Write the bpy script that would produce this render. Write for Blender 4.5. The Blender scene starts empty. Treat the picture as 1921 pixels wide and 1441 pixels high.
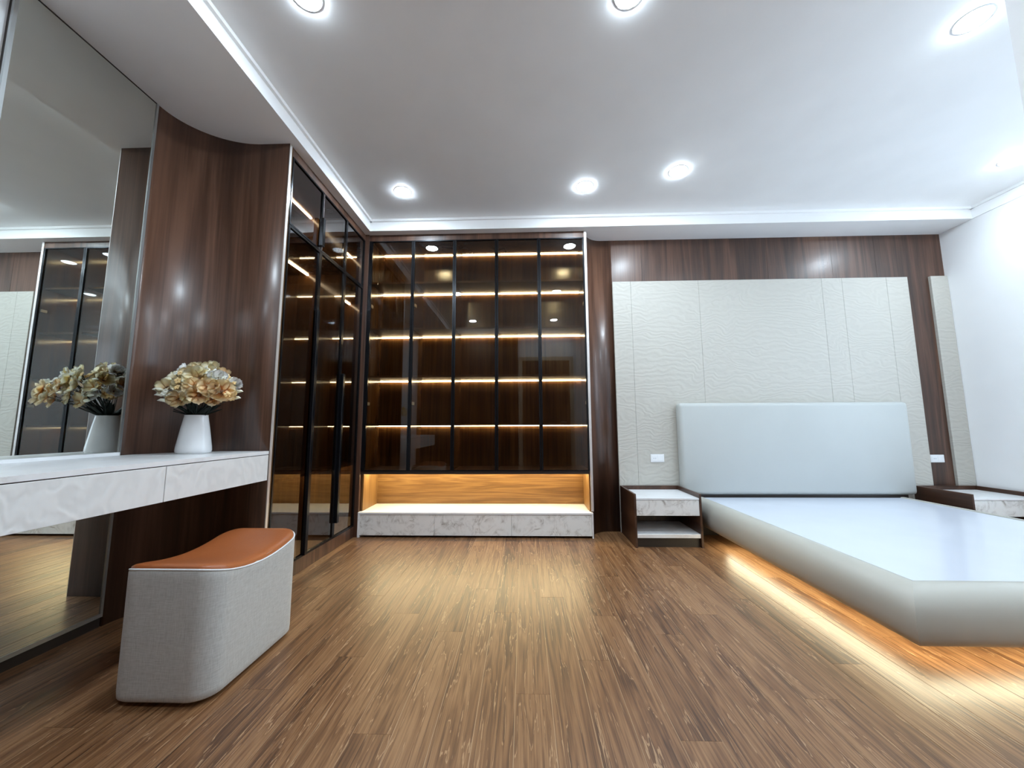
import bpy, bmesh, math, random
from mathutils import Vector, Matrix
random.seed(7)
C = bpy.context.scene.collection
SC = bpy.context.scene
PI = math.pi

# ------------------------------------------------------------------ camera
cam = bpy.data.cameras.new('camera'); co = bpy.data.objects.new('camera', cam); C.objects.link(co)
Rv = Vector((0.99949215, 0.03154029, -0.00454386)); Uv = Vector((0.00804506, -0.11178536, 0.99369981))
Fv = Vector((-0.03083364, 0.99323172, 0.11198234))
m = Matrix.Identity(4)
for i in range(3):
    m[i][0] = Rv[i]; m[i][1] = Uv[i]; m[i][2] = -Fv[i]
m[0][3] = 0; m[1][3] = 0; m[2][3] = 0.93
co.matrix_world = m
cam.sensor_width = 36; cam.sensor_fit = 'HORIZONTAL'; cam.lens = 700.2 * 36 / 1921; cam.clip_start = 0.02
SC.camera = co
# ------------------------------------------------------------------ world, exposure
w = bpy.data.worlds.new('world'); SC.world = w; w.use_nodes = True
w.node_tree.nodes['Background'].inputs[0].default_value = (0.66, 0.81, 1, 1)
w.node_tree.nodes['Background'].inputs[1].default_value = 2.5
SC.view_settings.view_transform = 'Standard'; SC.view_settings.look = 'None'
SC.view_settings.exposure = 1.05; SC.view_settings.gamma = 1; SC.view_settings.use_curve_mapping = False
cy = SC.cycles
cy.use_denoising = True; cy.max_bounces = 12; cy.diffuse_bounces = 6; cy.glossy_bounces = 6
cy.transparent_max_bounces = 16; cy.transmission_bounces = 6; cy.sample_clamp_indirect = 6; cy.caustics_reflective = False
LAMP_E = 190.0        # downlight diffusers
STRIP_E = 17.0       # shelf strips
NICHE_E = 26.0       # strips over the open niche
BED_E = 14.0         # strips under the bed
LAMP_C = (0.74, 0.88, 1.0); WARM = (1.0, 0.86, 0.50); STRIPC = (1.0, 0.95, 0.78)

# ------------------------------------------------------------------ key dimensions
ZS, ZC = 2.70, 2.805          # soffit, ceiling
XW, XM, XR = -1.453, -2.0, 3.906
YC, YB, YSF = 3.254, 3.435, 3.18
YREAR = -0.45
BAY = [-1.385, -1.005, -0.622, -0.237, 0.149, 0.532]

# ------------------------------------------------------------------ materials
def newmat(name):
    mt = bpy.data.materials.new(name); mt.use_nodes = True
    nt = mt.node_tree; b = nt.nodes['Principled BSDF']
    return mt, nt, b
def N(nt, t, **kw):
    n = nt.nodes.new(t)
    for k, v in kw.items(): setattr(n, k, v)
    return n
def L(nt, a, b): nt.links.new(a, b)
def setb(b, col=None, rough=None, metal=None, spec=None, coat=None, coatr=None):
    if col is not None: b.inputs['Base Color'].default_value = (*col, 1)
    if rough is not None: b.inputs['Roughness'].default_value = rough
    if metal is not None: b.inputs['Metallic'].default_value = metal
    if spec is not None: b.inputs['Specular IOR Level'].default_value = spec
    if coat is not None: b.inputs['Coat Weight'].default_value = coat
    if coatr is not None: b.inputs['Coat Roughness'].default_value = coatr
def ramp(nt, stops, interp='LINEAR'):
    r = N(nt, 'ShaderNodeValToRGB'); r.color_ramp.interpolation = interp
    els = r.color_ramp.elements
    while len(els) < len(stops): els.new(0.5)
    for e, (p, c) in zip(els, stops):
        e.position = p; e.color = (*c, 1) if len(c) == 3 else c
    return r
def plain(name, col, rough=0.6, metal=0, spec=0.5, bump=0, bscale=200, coat=0, var=0.0):
    mt, nt, b = newmat(name); setb(b, col, rough, metal, spec, coat, 0.1)
    tc = N(nt, 'ShaderNodeTexCoord')
    no = N(nt, 'ShaderNodeTexNoise'); no.inputs['Scale'].default_value = bscale; no.inputs['Detail'].default_value = 3
    L(nt, tc.outputs['Object'], no.inputs['Vector'])
    if bump:
        bp = N(nt, 'ShaderNodeBump'); bp.inputs['Strength'].default_value = bump; bp.inputs['Distance'].default_value = 0.002
        L(nt, no.outputs['Fac'], bp.inputs['Height']); L(nt, bp.outputs[0], b.inputs['Normal'])
    n2 = N(nt, 'ShaderNodeTexNoise'); n2.inputs['Scale'].default_value = 3; L(nt, tc.outputs['Object'], n2.inputs['Vector'])
    v = max(var, 0.02)
    r = ramp(nt, [(0.3, tuple(c * (1 - v) for c in col)), (0.7, tuple(min(1, c * (1 + v)) for c in col))])
    L(nt, n2.outputs['Fac'], r.inputs[0]); L(nt, r.outputs[0], b.inputs['Base Color'])
    return mt
def mathn(nt, op, a, b=None, c=None):
    n = N(nt, 'ShaderNodeMath', operation=op)
    for i, v in enumerate((a, b, c)):
        if v is None: continue
        if isinstance(v, (int, float)): n.inputs[i].default_value = v
        else: L(nt, v, n.inputs[i])
    return n.outputs[0]
def wood(name, dark, mid, light, axis='Z', rough=0.3, across=7.0, stretch=0.07, veins=None, veinamt=0.0,
         spec=0.5, fine=0.35, coat=0.0, rnd=False, rings=9.0, tone=0.0):
    """streaky wood; 'axis' is the grain direction in object space"""
    mt, nt, b = newmat(name); setb(b, mid, rough, 0, spec, coat, 0.24)
    tc = N(nt, 'ShaderNodeTexCoord'); oi = N(nt, 'ShaderNodeObjectInfo')
    vec = tc.outputs['Object']
    if rnd:
        cmb = N(nt, 'ShaderNodeCombineXYZ')
        L(nt, mathn(nt, 'MULTIPLY', oi.outputs['Random'], 37.0), cmb.inputs[0])
        L(nt, mathn(nt, 'MULTIPLY', oi.outputs['Random'], 91.0), cmb.inputs[1])
        L(nt, mathn(nt, 'MULTIPLY', oi.outputs['Random'], 53.0), cmb.inputs[2])
        ad = N(nt, 'ShaderNodeVectorMath', operation='ADD'); L(nt, vec, ad.inputs[0]); L(nt, cmb.outputs[0], ad.inputs[1]); vec = ad.outputs[0]
    mp = N(nt, 'ShaderNodeMapping'); s = [1, 1, 1]; s['XYZ'.index(axis)] = stretch
    mp.inputs['Scale'].default_value = s; L(nt, vec, mp.inputs['Vector'])
    n1 = N(nt, 'ShaderNodeTexNoise'); n1.inputs['Scale'].default_value = across; n1.inputs['Detail'].default_value = 5
    n1.inputs['Distortion'].default_value = 0.4; L(nt, mp.outputs[0], n1.inputs['Vector'])
    # contour lines of the noise = cathedral grain
    ph = mathn(nt, 'FRACT', mathn(nt, 'MULTIPLY', n1.outputs['Fac'], rings))
    tri = mathn(nt, 'ABSOLUTE', mathn(nt, 'SUBTRACT', mathn(nt, 'MULTIPLY', ph, 2.0), 1.0))
    mp2 = N(nt, 'ShaderNodeMapping'); s2 = [1, 1, 1]; s2['XYZ'.index(axis)] = 0.02
    mp2.inputs['Scale'].default_value = s2; L(nt, vec, mp2.inputs['Vector'])
    n2 = N(nt, 'ShaderNodeTexNoise'); n2.inputs['Scale'].default_value = across * 16; n2.inputs['Detail'].default_value = 3
    L(nt, mp2.outputs[0], n2.inputs['Vector'])
    n3 = N(nt, 'ShaderNodeTexNoise'); n3.inputs['Scale'].default_value = across * 0.5; n3.inputs['Detail'].default_value = 2
    L(nt, mp.outputs[0], n3.inputs['Vector'])
    f = mathn(nt, 'ADD', mathn(nt, 'MULTIPLY', tri, 0.28), mathn(nt, 'MULTIPLY', n3.outputs['Fac'], 0.75))
    f = mathn(nt, 'ADD', f, mathn(nt, 'MULTIPLY', mathn(nt, 'SUBTRACT', n2.outputs['Fac'], 0.5), fine * 1.6))
    if rnd and tone:
        f = mathn(nt, 'ADD', f, mathn(nt, 'MULTIPLY', mathn(nt, 'SUBTRACT', oi.outputs['Random'], 0.5), tone))
    r = ramp(nt, [(0.22, dark), (0.5, mid), (0.8, light)]); L(nt, f, r.inputs[0])
    col = r.outputs[0]
    if veins:
        ph2 = mathn(nt, 'FRACT', mathn(nt, 'ADD', mathn(nt, 'MULTIPLY', n1.outputs['Fac'], rings), 0.37))
        vn = mathn(nt, 'LESS_THAN', ph2, 0.06)
        gate = mathn(nt, 'GREATER_THAN', n2.outputs['Fac'], 0.43)
        vv = mathn(nt, 'MULTIPLY', mathn(nt, 'MULTIPLY', vn, gate), veinamt)
        mx = N(nt, 'ShaderNodeMix', data_type='RGBA'); L(nt, vv, mx.inputs[0]); L(nt, col, mx.inputs[6]); mx.inputs[7].default_value = (*veins, 1)
        col = mx.outputs[2]
    L(nt, col, b.inputs['Base Color'])
    bp = N(nt, 'ShaderNodeBump'); bp.inputs['Strength'].default_value = 0.12; bp.inputs['Distance'].default_value = 0.0008
    L(nt, n2.outputs['Fac'], bp.inputs['Height']); L(nt, bp.outputs[0], b.inputs['Normal'])
    return mt
def stone(name, base, vein, rough=0.35, scale=3.0, amt=1.0, warp=2.0):
    mt, nt, b = newmat(name); setb(b, base, rough)
    tc = N(nt, 'ShaderNodeTexCoord')
    n1 = N(nt, 'ShaderNodeTexNoise'); n1.inputs['Scale'].default_value = scale; n1.inputs['Detail'].default_value = 9
    n1.inputs['Distortion'].default_value = warp; n1.inputs['Roughness'].default_value = 0.6
    L(nt, tc.outputs['Object'], n1.inputs['Vector'])
    d = mathn(nt, 'ABSOLUTE', mathn(nt, 'SUBTRACT', n1.outputs['Fac'], 0.5))
    r = ramp(nt, [(0.0, vein), (0.022, tuple(v * 0.45 + c * 0.55 for v, c in zip(vein, base))), (0.09, base)]); L(nt, d, r.inputs[0])
    n2 = N(nt, 'ShaderNodeTexNoise'); n2.inputs['Scale'].default_value = scale * 2.2; n2.inputs['Detail'].default_value = 6
    L(nt, tc.outputs['Object'], n2.inputs['Vector'])
    g = ramp(nt, [(0.42, (0, 0, 0)), (0.68, (1, 1, 1))]); L(nt, n2.outputs['Fac'], g.inputs[0])
    mx = N(nt, 'ShaderNodeMix', data_type='RGBA')
    L(nt, mathn(nt, 'MULTIPLY', g.outputs[0], amt), mx.inputs[0]); mx.inputs[6].default_value = (*base, 1); L(nt, r.outputs[0], mx.inputs[7])
    L(nt, mx.outputs[2], b.inputs['Base Color'])
    return mt
def rippled(name, base, rough=0.5, axis='Z', freq=20.0, strength=0.5, dist=0.004, tint=0.05):
    """panel pressed with fine wavy ridges"""
    mt, nt, b = newmat(name); setb(b, base, rough)
    tc = N(nt, 'ShaderNodeTexCoord'); geo = N(nt, 'ShaderNodeNewGeometry')
    mp = N(nt, 'ShaderNodeMapping'); mp.inputs['Scale'].default_value = (0.8, 0.8, 1.3) if axis == 'Z' else (1.3, 1.3, 0.8)
    L(nt, tc.outputs['Object'], mp.inputs['Vector'])
    n = N(nt, 'ShaderNodeTexNoise'); n.inputs['Scale'].default_value = 2.1; n.inputs['Detail'].default_value = 3; n.inputs['Distortion'].default_value = 0.8
    L(nt, mp.outputs[0], n.inputs['Vector'])
    sp = N(nt, 'ShaderNodeSeparateXYZ'); L(nt, tc.outputs['Object'], sp.inputs[0])
    q = sp.outputs[2] if axis == 'Z' else sp.outputs[1]
    ph = mathn(nt, 'ADD', mathn(nt, 'MULTIPLY', q, freq), mathn(nt, 'MULTIPLY', n.outputs['Fac'], 22.0))
    n4 = N(nt, 'ShaderNodeTexNoise'); n4.inputs['Scale'].default_value = 14; L(nt, mp.outputs[0], n4.inputs['Vector'])
    ph = mathn(nt, 'ADD', ph, mathn(nt, 'MULTIPLY', n4.outputs['Fac'], 3.0))
    s = mathn(nt, 'SINE', mathn(nt, 'MULTIPLY', ph, 6.283 / 2.0))
    bp = N(nt, 'ShaderNodeBump'); bp.inputs['Strength'].default_value = strength; bp.inputs['Distance'].default_value = dist
    L(nt, s, bp.inputs['Height']); L(nt, bp.outputs[0], b.inputs['Normal'])
    r = ramp(nt, [(0.0, tuple(c * (1 - tint) for c in base)), (1.0, base)])
    L(nt, mathn(nt, 'MULTIPLY_ADD', s, 0.5, 0.5), r.inputs[0]); L(nt, r.outputs[0], b.inputs['Base Color'])
    return mt
def emit(name, col, strength):
    mt = bpy.data.materials.new(name); mt.use_nodes = True; nt = mt.node_tree; nt.nodes.clear()
    e = N(nt, 'ShaderNodeEmission'); e.inputs[0].default_value = (*col, 1); e.inputs[1].default_value = strength
    o = N(nt, 'ShaderNodeOutputMaterial'); L(nt, e.outputs[0], o.inputs[0])
    return mt
def smoked(name, tint, ior=1.5, gain=1.8):
    mt = bpy.data.materials.new(name); mt.use_nodes = True; nt = mt.node_tree; nt.nodes.clear()
    tr = N(nt, 'ShaderNodeBsdfTransparent'); tr.inputs[0].default_value = (*[t ** 0.5 for t in tint], 1)
    gl = N(nt, 'ShaderNodeBsdfGlossy'); gl.inputs['Roughness'].default_value = 0.015; gl.inputs[0].default_value = (1, 1, 1, 1)
    fr = N(nt, 'ShaderNodeFresnel'); fr.inputs[0].default_value = ior
    geo = N(nt, 'ShaderNodeNewGeometry')
    fac = mathn(nt, 'MULTIPLY', mathn(nt, 'MULTIPLY', fr.outputs[0], gain), mathn(nt, 'SUBTRACT', 1.0, geo.outputs['Backfacing']))
    fac = mathn(nt, 'MINIMUM', fac, 1.0)
    mx = N(nt, 'ShaderNodeMixShader'); L(nt, fac, mx.inputs[0]); L(nt, tr.outputs[0], mx.inputs[1]); L(nt, gl.outputs[0], mx.inputs[2])
    o = N(nt, 'ShaderNodeOutputMaterial'); L(nt, mx.outputs[0], o.inputs[0])
    return mt
def fabric(name, base, dark, scale=900, rough=0.9):
    mt, nt, b = newmat(name); setb(b, base, rough, 0, 0.2)
    b.inputs['Sheen Weight'].default_value = 0.3
    tc = N(nt, 'ShaderNodeTexCoord')
    outs = []
    for sc in ((1, 1, 0.06), (0.06, 0.06, 1)):
        mp = N(nt, 'ShaderNodeMapping'); mp.inputs['Scale'].default_value = sc; L(nt, tc.outputs['Object'], mp.inputs['Vector'])
        n = N(nt, 'ShaderNodeTexNoise'); n.inputs['Scale'].default_value = scale / 3; n.inputs['Detail'].default_value = 2
        L(nt, mp.outputs[0], n.inputs['Vector']); outs.append(n.outputs['Fac'])
    f = mathn(nt, 'MULTIPLY', mathn(nt, 'ADD', outs[0], outs[1]), 0.5)
    r = ramp(nt, [(0.36, dark), (0.6, base)]); L(nt, f, r.inputs[0]); L(nt, r.outputs[0], b.inputs['Base Color'])
    bp = N(nt, 'ShaderNodeBump'); bp.inputs['Strength'].default_value = 0.35; bp.inputs['Distance'].default_value = 0.001
    L(nt, f, bp.inputs['Height']); L(nt, bp.outputs[0], b.inputs['Normal'])
    return mt

M = {}
M['white'] = plain('white_paint', (0.86, 0.86, 0.86), 0.7, bump=0.05)
M['ceil'] = plain('ceiling_paint', (0.92, 0.92, 0.915), 0.6, bump=0.03)
M['walnut'] = wood('walnut_upright', (0.026, 0.0105, 0.0055), (0.070, 0.030, 0.0165), (0.145, 0.069, 0.041), 'Z', 0.40, 6, 0.06, rings=5, fine=0.25, coat=0.35)
M['walnut_dark'] = wood('walnut_level', (0.030, 0.012, 0.007), (0.060, 0.026, 0.014), (0.11, 0.052, 0.03), 'Y', 0.35, 6, 0.06, rings=5, fine=0.25)
M['walnut_in'] = wood('walnut_cabinet_inside', (0.05, 0.022, 0.008), (0.105, 0.048, 0.017), (0.17, 0.085, 0.034), 'Z', 0.17, 6, 0.05, rings=6)
M['niche'] = wood('oak_niche_back', (0.11, 0.048, 0.013), (0.20, 0.096, 0.030), (0.30, 0.16, 0.056), 'X', 0.4, 10, 0.06, rings=8, fine=0.35)
M['plank'] = wood('floor_plank', (0.065, 0.025, 0.009), (0.175, 0.078, 0.031), (0.30, 0.158, 0.072), 'Y', 0.36, 12, 0.065,
                  veins=(0.46, 0.28, 0.15), veinamt=0.7, rnd=True, rings=9, fine=0.5, tone=0.12, spec=0.65)
M['joint'] = plain('pale_plank_joint', (0.44, 0.29, 0.17), 0.5)
M['cream'] = rippled('cream_rippled_panel', (0.515, 0.49, 0.435), 0.55, 'Z', 44, 0.22, 0.0025, 0.03)
M['stone'] = stone('pale_stone', (0.80, 0.80, 0.775), (0.30, 0.27, 0.23), 0.35, 5.5, 0.95)
M['stone_soft'] = rippled('pale_stone_front', (0.78, 0.78, 0.765), 0.4, 'Y', 14, 0.25, 0.002, 0.06)
M['stone_top'] = stone('pale_stone_top', (0.82, 0.82, 0.82), (0.62, 0.59, 0.57), 0.3, 2.0, 0.6)
M['black'] = plain('black_aluminium', (0.012, 0.013, 0.016), 0.25, 0.6)
M['toe'] = plain('dark_toe_kick', (0.02, 0.013, 0.01), 0.4)
M['metal'] = plain('brushed_edge_metal', (0.72, 0.68, 0.66), 0.5, 0.8)
M['lip'] = plain('grey_edge_lacquer', (0.36, 0.31, 0.30), 0.25, 0.4)
M['mirrorlip'] = plain('mirror_edge_metal', (0.50, 0.52, 0.52), 0.3, 0.9)
M['mirror'] = plain('silvered_glass', (0.76, 0.80, 0.76), 0.0, 1.0)
_b = M['mirror'].node_tree.nodes['Principled BSDF']; _b.inputs['Roughness'].default_value = 0.0
M['glass'] = smoked('smoked_glass', (0.60, 0.49, 0.33), 1.5, 1.25)
M['glass_side'] = smoked('smoked_glass_wardrobe', (0.38, 0.30, 0.22), 1.5, 1.5)
M['clear'] = smoked('clear_glass', (0.95, 0.97, 0.97), 1.45, 1.5)
M['leather'] = plain('tan_leather', (0.35, 0.098, 0.026), 0.38, bump=0.25, bscale=120, var=0.12)
M['boucle'] = fabric('grey_woven_fabric', (0.56, 0.56, 0.535), (0.42, 0.415, 0.39), 1900)
M['piping'] = plain('pale_piping', (0.72, 0.74, 0.75), 0.7)
M['bedpad'] = plain('light_grey_leatherette', (0.47, 0.455, 0.40), 0.5, bump=0.08, bscale=350)
M['headpad'] = plain('pale_blue_grey_leatherette', (0.48, 0.495, 0.475), 0.5, bump=0.08, bscale=350)
M['board'] = plain('white_lacquer_board', (0.68, 0.72, 0.80), 0.22, coat=0.3)
M['plastic'] = plain('white_plastic', (0.86, 0.87, 0.88), 0.3)
M['slot'] = plain('grey_slot', (0.35, 0.38, 0.42), 0.4)
M['ceramic'] = plain('white_ceramic', (0.86, 0.87, 0.88), 0.18, coat=0.4)
M['petal_o'] = plain('apricot_petal', (0.95, 0.70, 0.40), 0.6, var=0.12)
M['petal_c'] = plain('cream_petal', (0.95, 0.88, 0.66), 0.6, var=0.08)
M['petal_w'] = plain('white_petal', (0.93, 0.93, 0.90), 0.6)
M['eye'] = plain('brown_flower_eye', (0.16, 0.07, 0.03), 0.7)
M['stem'] = plain('dark_stem', (0.018, 0.028, 0.022), 0.6)
M['lamp'] = emit('downlight_glow', LAMP_C, LAMP_E)
M['strip'] = emit('shelf_strip_glow', STRIPC, STRIP_E)
M['nichestrip'] = emit('niche_strip_glow', WARM, NICHE_E)
M['bedstrip'] = emit('bed_strip_glow', (1.0, 0.92, 0.62), BED_E)
M['doorwood'] = wood('door_wood', (0.08, 0.035, 0.02), (0.15, 0.07, 0.04), (0.22, 0.11, 0.065), 'Z', 0.4, 6, 0.06, rings=5)
M['casing'] = plain('beige_casing', (0.62, 0.50, 0.36), 0.5)

for k_ in ('petal_o', 'petal_c', 'petal_w'):
    nt_ = M[k_].node_tree; b_ = nt_.nodes['Principled BSDF']
    tc_ = N(nt_, 'ShaderNodeTexCoord'); sp_ = N(nt_, 'ShaderNodeSeparateXYZ'); L(nt_, tc_.outputs['Object'], sp_.inputs[0])
    r_ = ramp(nt_, {'petal_o': [(0.1, (0.90, 0.46, 0.16)), (0.45, (0.98, 0.76, 0.44)), (1.0, (0.99, 0.90, 0.68))],
                    'petal_c': [(0.1, (0.90, 0.62, 0.28)), (0.5, (0.98, 0.86, 0.56)), (1.0, (0.99, 0.95, 0.78))],
                    'petal_w': [(0.1, (0.85, 0.84, 0.70)), (0.5, (0.95, 0.95, 0.93)), (1.0, (0.97, 0.97, 0.97))]}[k_])
    L(nt_, mathn(nt_, 'DIVIDE', sp_.outputs[1], 0.04), r_.inputs[0]); L(nt_, r_.outputs[0], b_.inputs['Base Color'])
    b_.inputs['Subsurface Weight'].default_value = 0.35
    b_.inputs['Subsurface Scale'].default_value = 0.01; b_.inputs['Subsurface Radius'].default_value = (1, 0.9, 0.7)

# ------------------------------------------------------------------ mesh helpers
def box(bm, x0, x1, y0, y1, z0, z1, bev=0.0, seg=1):
    vs = [bm.verts.new(v) for v in ((x0,y0,z0),(x1,y0,z0),(x1,y1,z0),(x0,y1,z0),(x0,y0,z1),(x1,y0,z1),(x1,y1,z1),(x0,y1,z1))]
    fs = [bm.faces.new([vs[i] for i in f]) for f in ((0,3,2,1),(4,5,6,7),(0,1,5,4),(1,2,6,5),(2,3,7,6),(3,0,4,7))]
    if bev:
        es = list({e for f in fs for e in f.edges})
        bmesh.ops.bevel(bm, geom=es, offset=bev, segments=seg, profile=0.5, affect='EDGES')
    return bm
def BM(*boxes, bev=0.0, seg=1):
    bm = bmesh.new()
    for b in boxes: box(bm, *b, bev=bev, seg=seg)
    return bm
def rootloc(p):
    v = Vector((0, 0, 0))
    while p is not None: v = v + p.location; p = p.parent
    return v
def obj(name, bm, mat, parent=None, smooth=False, origin=None):
    """link bm (world coordinates) as one mesh object; origin: where its own origin sits"""
    off = rootloc(parent)
    o0 = Vector(origin) if origin is not None else (off if parent is not None else None)
    if o0 is None:
        xs = [v.co for v in bm.verts]
        o0 = Vector(((min(v.x for v in xs) + max(v.x for v in xs)) / 2, (min(v.y for v in xs) + max(v.y for v in xs)) / 2, min(v.z for v in xs)))
    bmesh.ops.translate(bm, verts=bm.verts, vec=-o0)
    bmesh.ops.recalc_face_normals(bm, faces=bm.faces)
    me = bpy.data.meshes.new(name); bm.to_mesh(me); bm.free()
    me.materials.append(M[mat] if isinstance(mat, str) else mat)
    if smooth:
        for p in me.polygons: p.use_smooth = True
    o = bpy.data.objects.new(name, me); C.objects.link(o); o.location = o0 - off
    if parent is not None: o.parent = parent
    return o
def empty(name, loc):
    o = bpy.data.objects.new(name, None); o.empty_display_size = 0.1; C.objects.link(o); o.location = loc; return o
def tag(o, label, cat, group=None):
    o['label'] = label; o['category'] = cat
    if group: o['group'] = group
    return o
def struct(o): o['kind'] = 'structure'; return o
def prism(bm, pts, z0, z1):
    a = [bm.verts.new((x, y, z0)) for x, y in pts]; b = [bm.verts.new((x, y, z1)) for x, y in pts]
    n = len(pts)
    for i in range(n): bm.faces.new((a[i], a[(i+1) % n], b[(i+1) % n], b[i]))
    bm.faces.new(a[::-1]); bm.faces.new(b)
    return bm
def tube(bm, pts, r, seg=8, closed=False):
    pts = [Vector(p) for p in pts]; n = len(pts); rings = []
    for i, p in enumerate(pts):
        a = pts[(i-1) % n] if (i or closed) else p; c = pts[(i+1) % n] if (i < n-1 or closed) else p
        d = (c - a).normalized(); s = d.cross(Vector((0, 0, 1)))
        if s.length < 1e-3: s = d.cross(Vector((1, 0, 0)))
        s.normalize(); t = s.cross(d)
        rr = r[i] if isinstance(r, (list, tuple)) else r
        rings.append([bm.verts.new(p + (s * math.cos(2*PI*k/seg) + t * math.sin(2*PI*k/seg)) * rr) for k in range(seg)])
    for i in range(n if closed else n - 1):
        A, B = rings[i], rings[(i+1) % n]
        for k in range(seg): bm.faces.new((A[k], A[(k+1) % seg], B[(k+1) % seg], B[k]))
    if not closed: bm.faces.new(rings[0][::-1]); bm.faces.new(rings[-1])
    return bm
def lathe(bm, prof, cx, cy, seg=48, cap=True):
    rings = [[bm.verts.new((cx + r*math.cos(2*PI*k/seg), cy + r*math.sin(2*PI*k/seg), z)) for k in range(seg)] for r, z in prof]
    for A, B in zip(rings, rings[1:]):
        for k in range(seg): bm.faces.new((A[k], A[(k+1) % seg], B[(k+1) % seg], B[k]))
    if cap: bm.faces.new(rings[0][::-1]); bm.faces.new(rings[-1])
    return bm

# ================================================================== ROOM
# ---- floor of individual planks
floor = struct(obj('floor', BM((-2.1, 4.0, YREAR - 0.1, 3.75, -0.05, -0.0012)), 'joint', origin=(0, 0, 0)))
PWD, PLN, GAP = 0.1235, 1.22, 0.0022
def plank_mesh(w, l):
    bm = BM((GAP/2, w - GAP/2, 0.0004, l - 0.0004, -0.0012, 0.0))
    me = bpy.data.meshes.new('plank'); bm.to_mesh(me); bm.free(); me.materials.append(M['plank']); return me
pmesh = {}
x = -2.02; ci = 0
x0grid = -0.037
cols = [x0grid + PWD * k for k in range(-17, 33)]
offs = [0.0, 0.47, 0.86, 0.31, 1.02, 0.62, 0.15, 0.78]
for ci, xx in enumerate(cols):
    if xx + PWD < -2.03 or xx > 3.91: continue
    wd = min(PWD, 3.91 - xx)
    y = YREAR - offs[ci % 8] * PLN * 0.999
    while y < 3.6:
        y0 = max(y, YREAR); y1 = min(y + PLN, 3.6)
        if y1 - y0 > 0.03:
            key = (round(wd, 3), round(y1 - y0, 3))
            if key not in pmesh: pmesh[key] = plank_mesh(wd, y1 - y0)
            o = bpy.data.objects.new('plank', pmesh[key]); C.objects.link(o); o.parent = floor; o.location = (xx, y0, 0)
        y += PLN

# ---- ceiling and dropped border
ceiling = struct(obj('ceiling', BM((-2.1, XR, YREAR - 0.1, 3.75, ZC, ZC + 0.1)), 'ceil'))
bm = bmesh.new()
prof = [(0.0, ZC), (-0.012, ZC), (-0.012, ZC - 0.012), (0, ZC - 0.022), (0.0, ZS), ]
# dropped soffit: left run and back run as one L-shaped board, with a small stepped cove at its top
box(bm, -2.02, -1.386, YREAR, 3.7, ZS, ZC - 0.0); box(bm, -1.386, XR, YSF, 3.7, ZS, ZC - 0.0)
struct(obj('trim_1', bm, 'ceil'))['label'] = 'dropped ceiling border along the mirror wall and the back wall'
bm = bmesh.new()
box(bm, -1.386, -1.368, YREAR, YSF, ZC - 0.022, ZC); box(bm, -1.386, XR, YSF - 0.018, YSF, ZC - 0.022, ZC)
struct(obj('trim_2', bm, 'ceil'))
bm = bmesh.new()
box(bm, XR - 0.006, XR, 1.102, YSF, ZS, ZC); box(bm, XR - 0.022, XR, 1.102, YSF, ZC - 0.022, ZC)
struct(obj('trim_3', bm, 'ceil'))

# ---- walls
wl = struct(obj('wall_left', BM((-2.12, -2.021, YREAR - 0.1, 3.75, 0, ZC)), 'white'))
WY_0, WY_1, WZ_0, WZ_1 = 1.55, 2.70, 0.45, 2.35  # opening for an added window, out of view
wr = struct(obj('wall_right', BM((XR, XR + 0.1, 1.101, WY_0, 0, ZC), (XR, XR + 0.1, WY_1, 3.75, 0, ZC), (XR, XR + 0.1, WY_0, WY_1, 0, WZ_0), (XR, XR + 0.1, WY_0, WY_1, WZ_1, ZC)), 'white'))
wn = struct(obj('added_window_1', BM((XR + 0.03, XR + 0.08, WY_0, WY_0 + 0.05, WZ_0, WZ_1), (XR + 0.03, XR + 0.08, WY_1 - 0.05, WY_1, WZ_0, WZ_1), (XR + 0.03, XR + 0.08, WY_0 + .05, WY_1 - .05, WZ_0, WZ_0 + 0.05), (XR + 0.03, XR + 0.08, WY_0 + .05, WY_1 - .05, WZ_1 - 0.05, WZ_1), (XR + 0.035, XR + 0.075, (WY_0+WY_1)/2 - .02, (WY_0+WY_1)/2 + .02, WZ_0 + .05, WZ_1 - .05)), 'plastic', origin=(XR, WY_0, WZ_0)))  # unseen window, added to let in cool fill that lifts the ceiling
for a_, b_ in ((WY_0 + 0.045, (WY_0+WY_1)/2 - 0.015), ((WY_0+WY_1)/2 + 0.015, WY_1 - 0.045)):
    obj('added_window_pane', BM((XR + 0.052, XR + 0.058, a_, b_, WZ_0 + 0.045, WZ_1 - 0.045)), 'clear', wn)
struct(obj('wall_right_near', BM((1.55, 4.0, YREAR - 0.1, 1.10, 0, ZC)), 'white'))
wrear = struct(obj('wall_rear', BM((-2.1, 1.549, YREAR - 0.1, YREAR, 0, ZC)), 'white'))
for k_ in range(4):
    obj('wood_panel', BM((-2.0 + 0.475*k_, -2.0 + 0.475*(k_+1) - 0.003, YREAR + 0.001, YREAR + 0.02, 0.0, 2.69)), 'walnut', wrear)
wb = struct(obj('wall_back', BM((-2.1, 4.0, 3.64, 3.75, 0, ZC)), 'white', origin=(0, YB, 0)))
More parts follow.
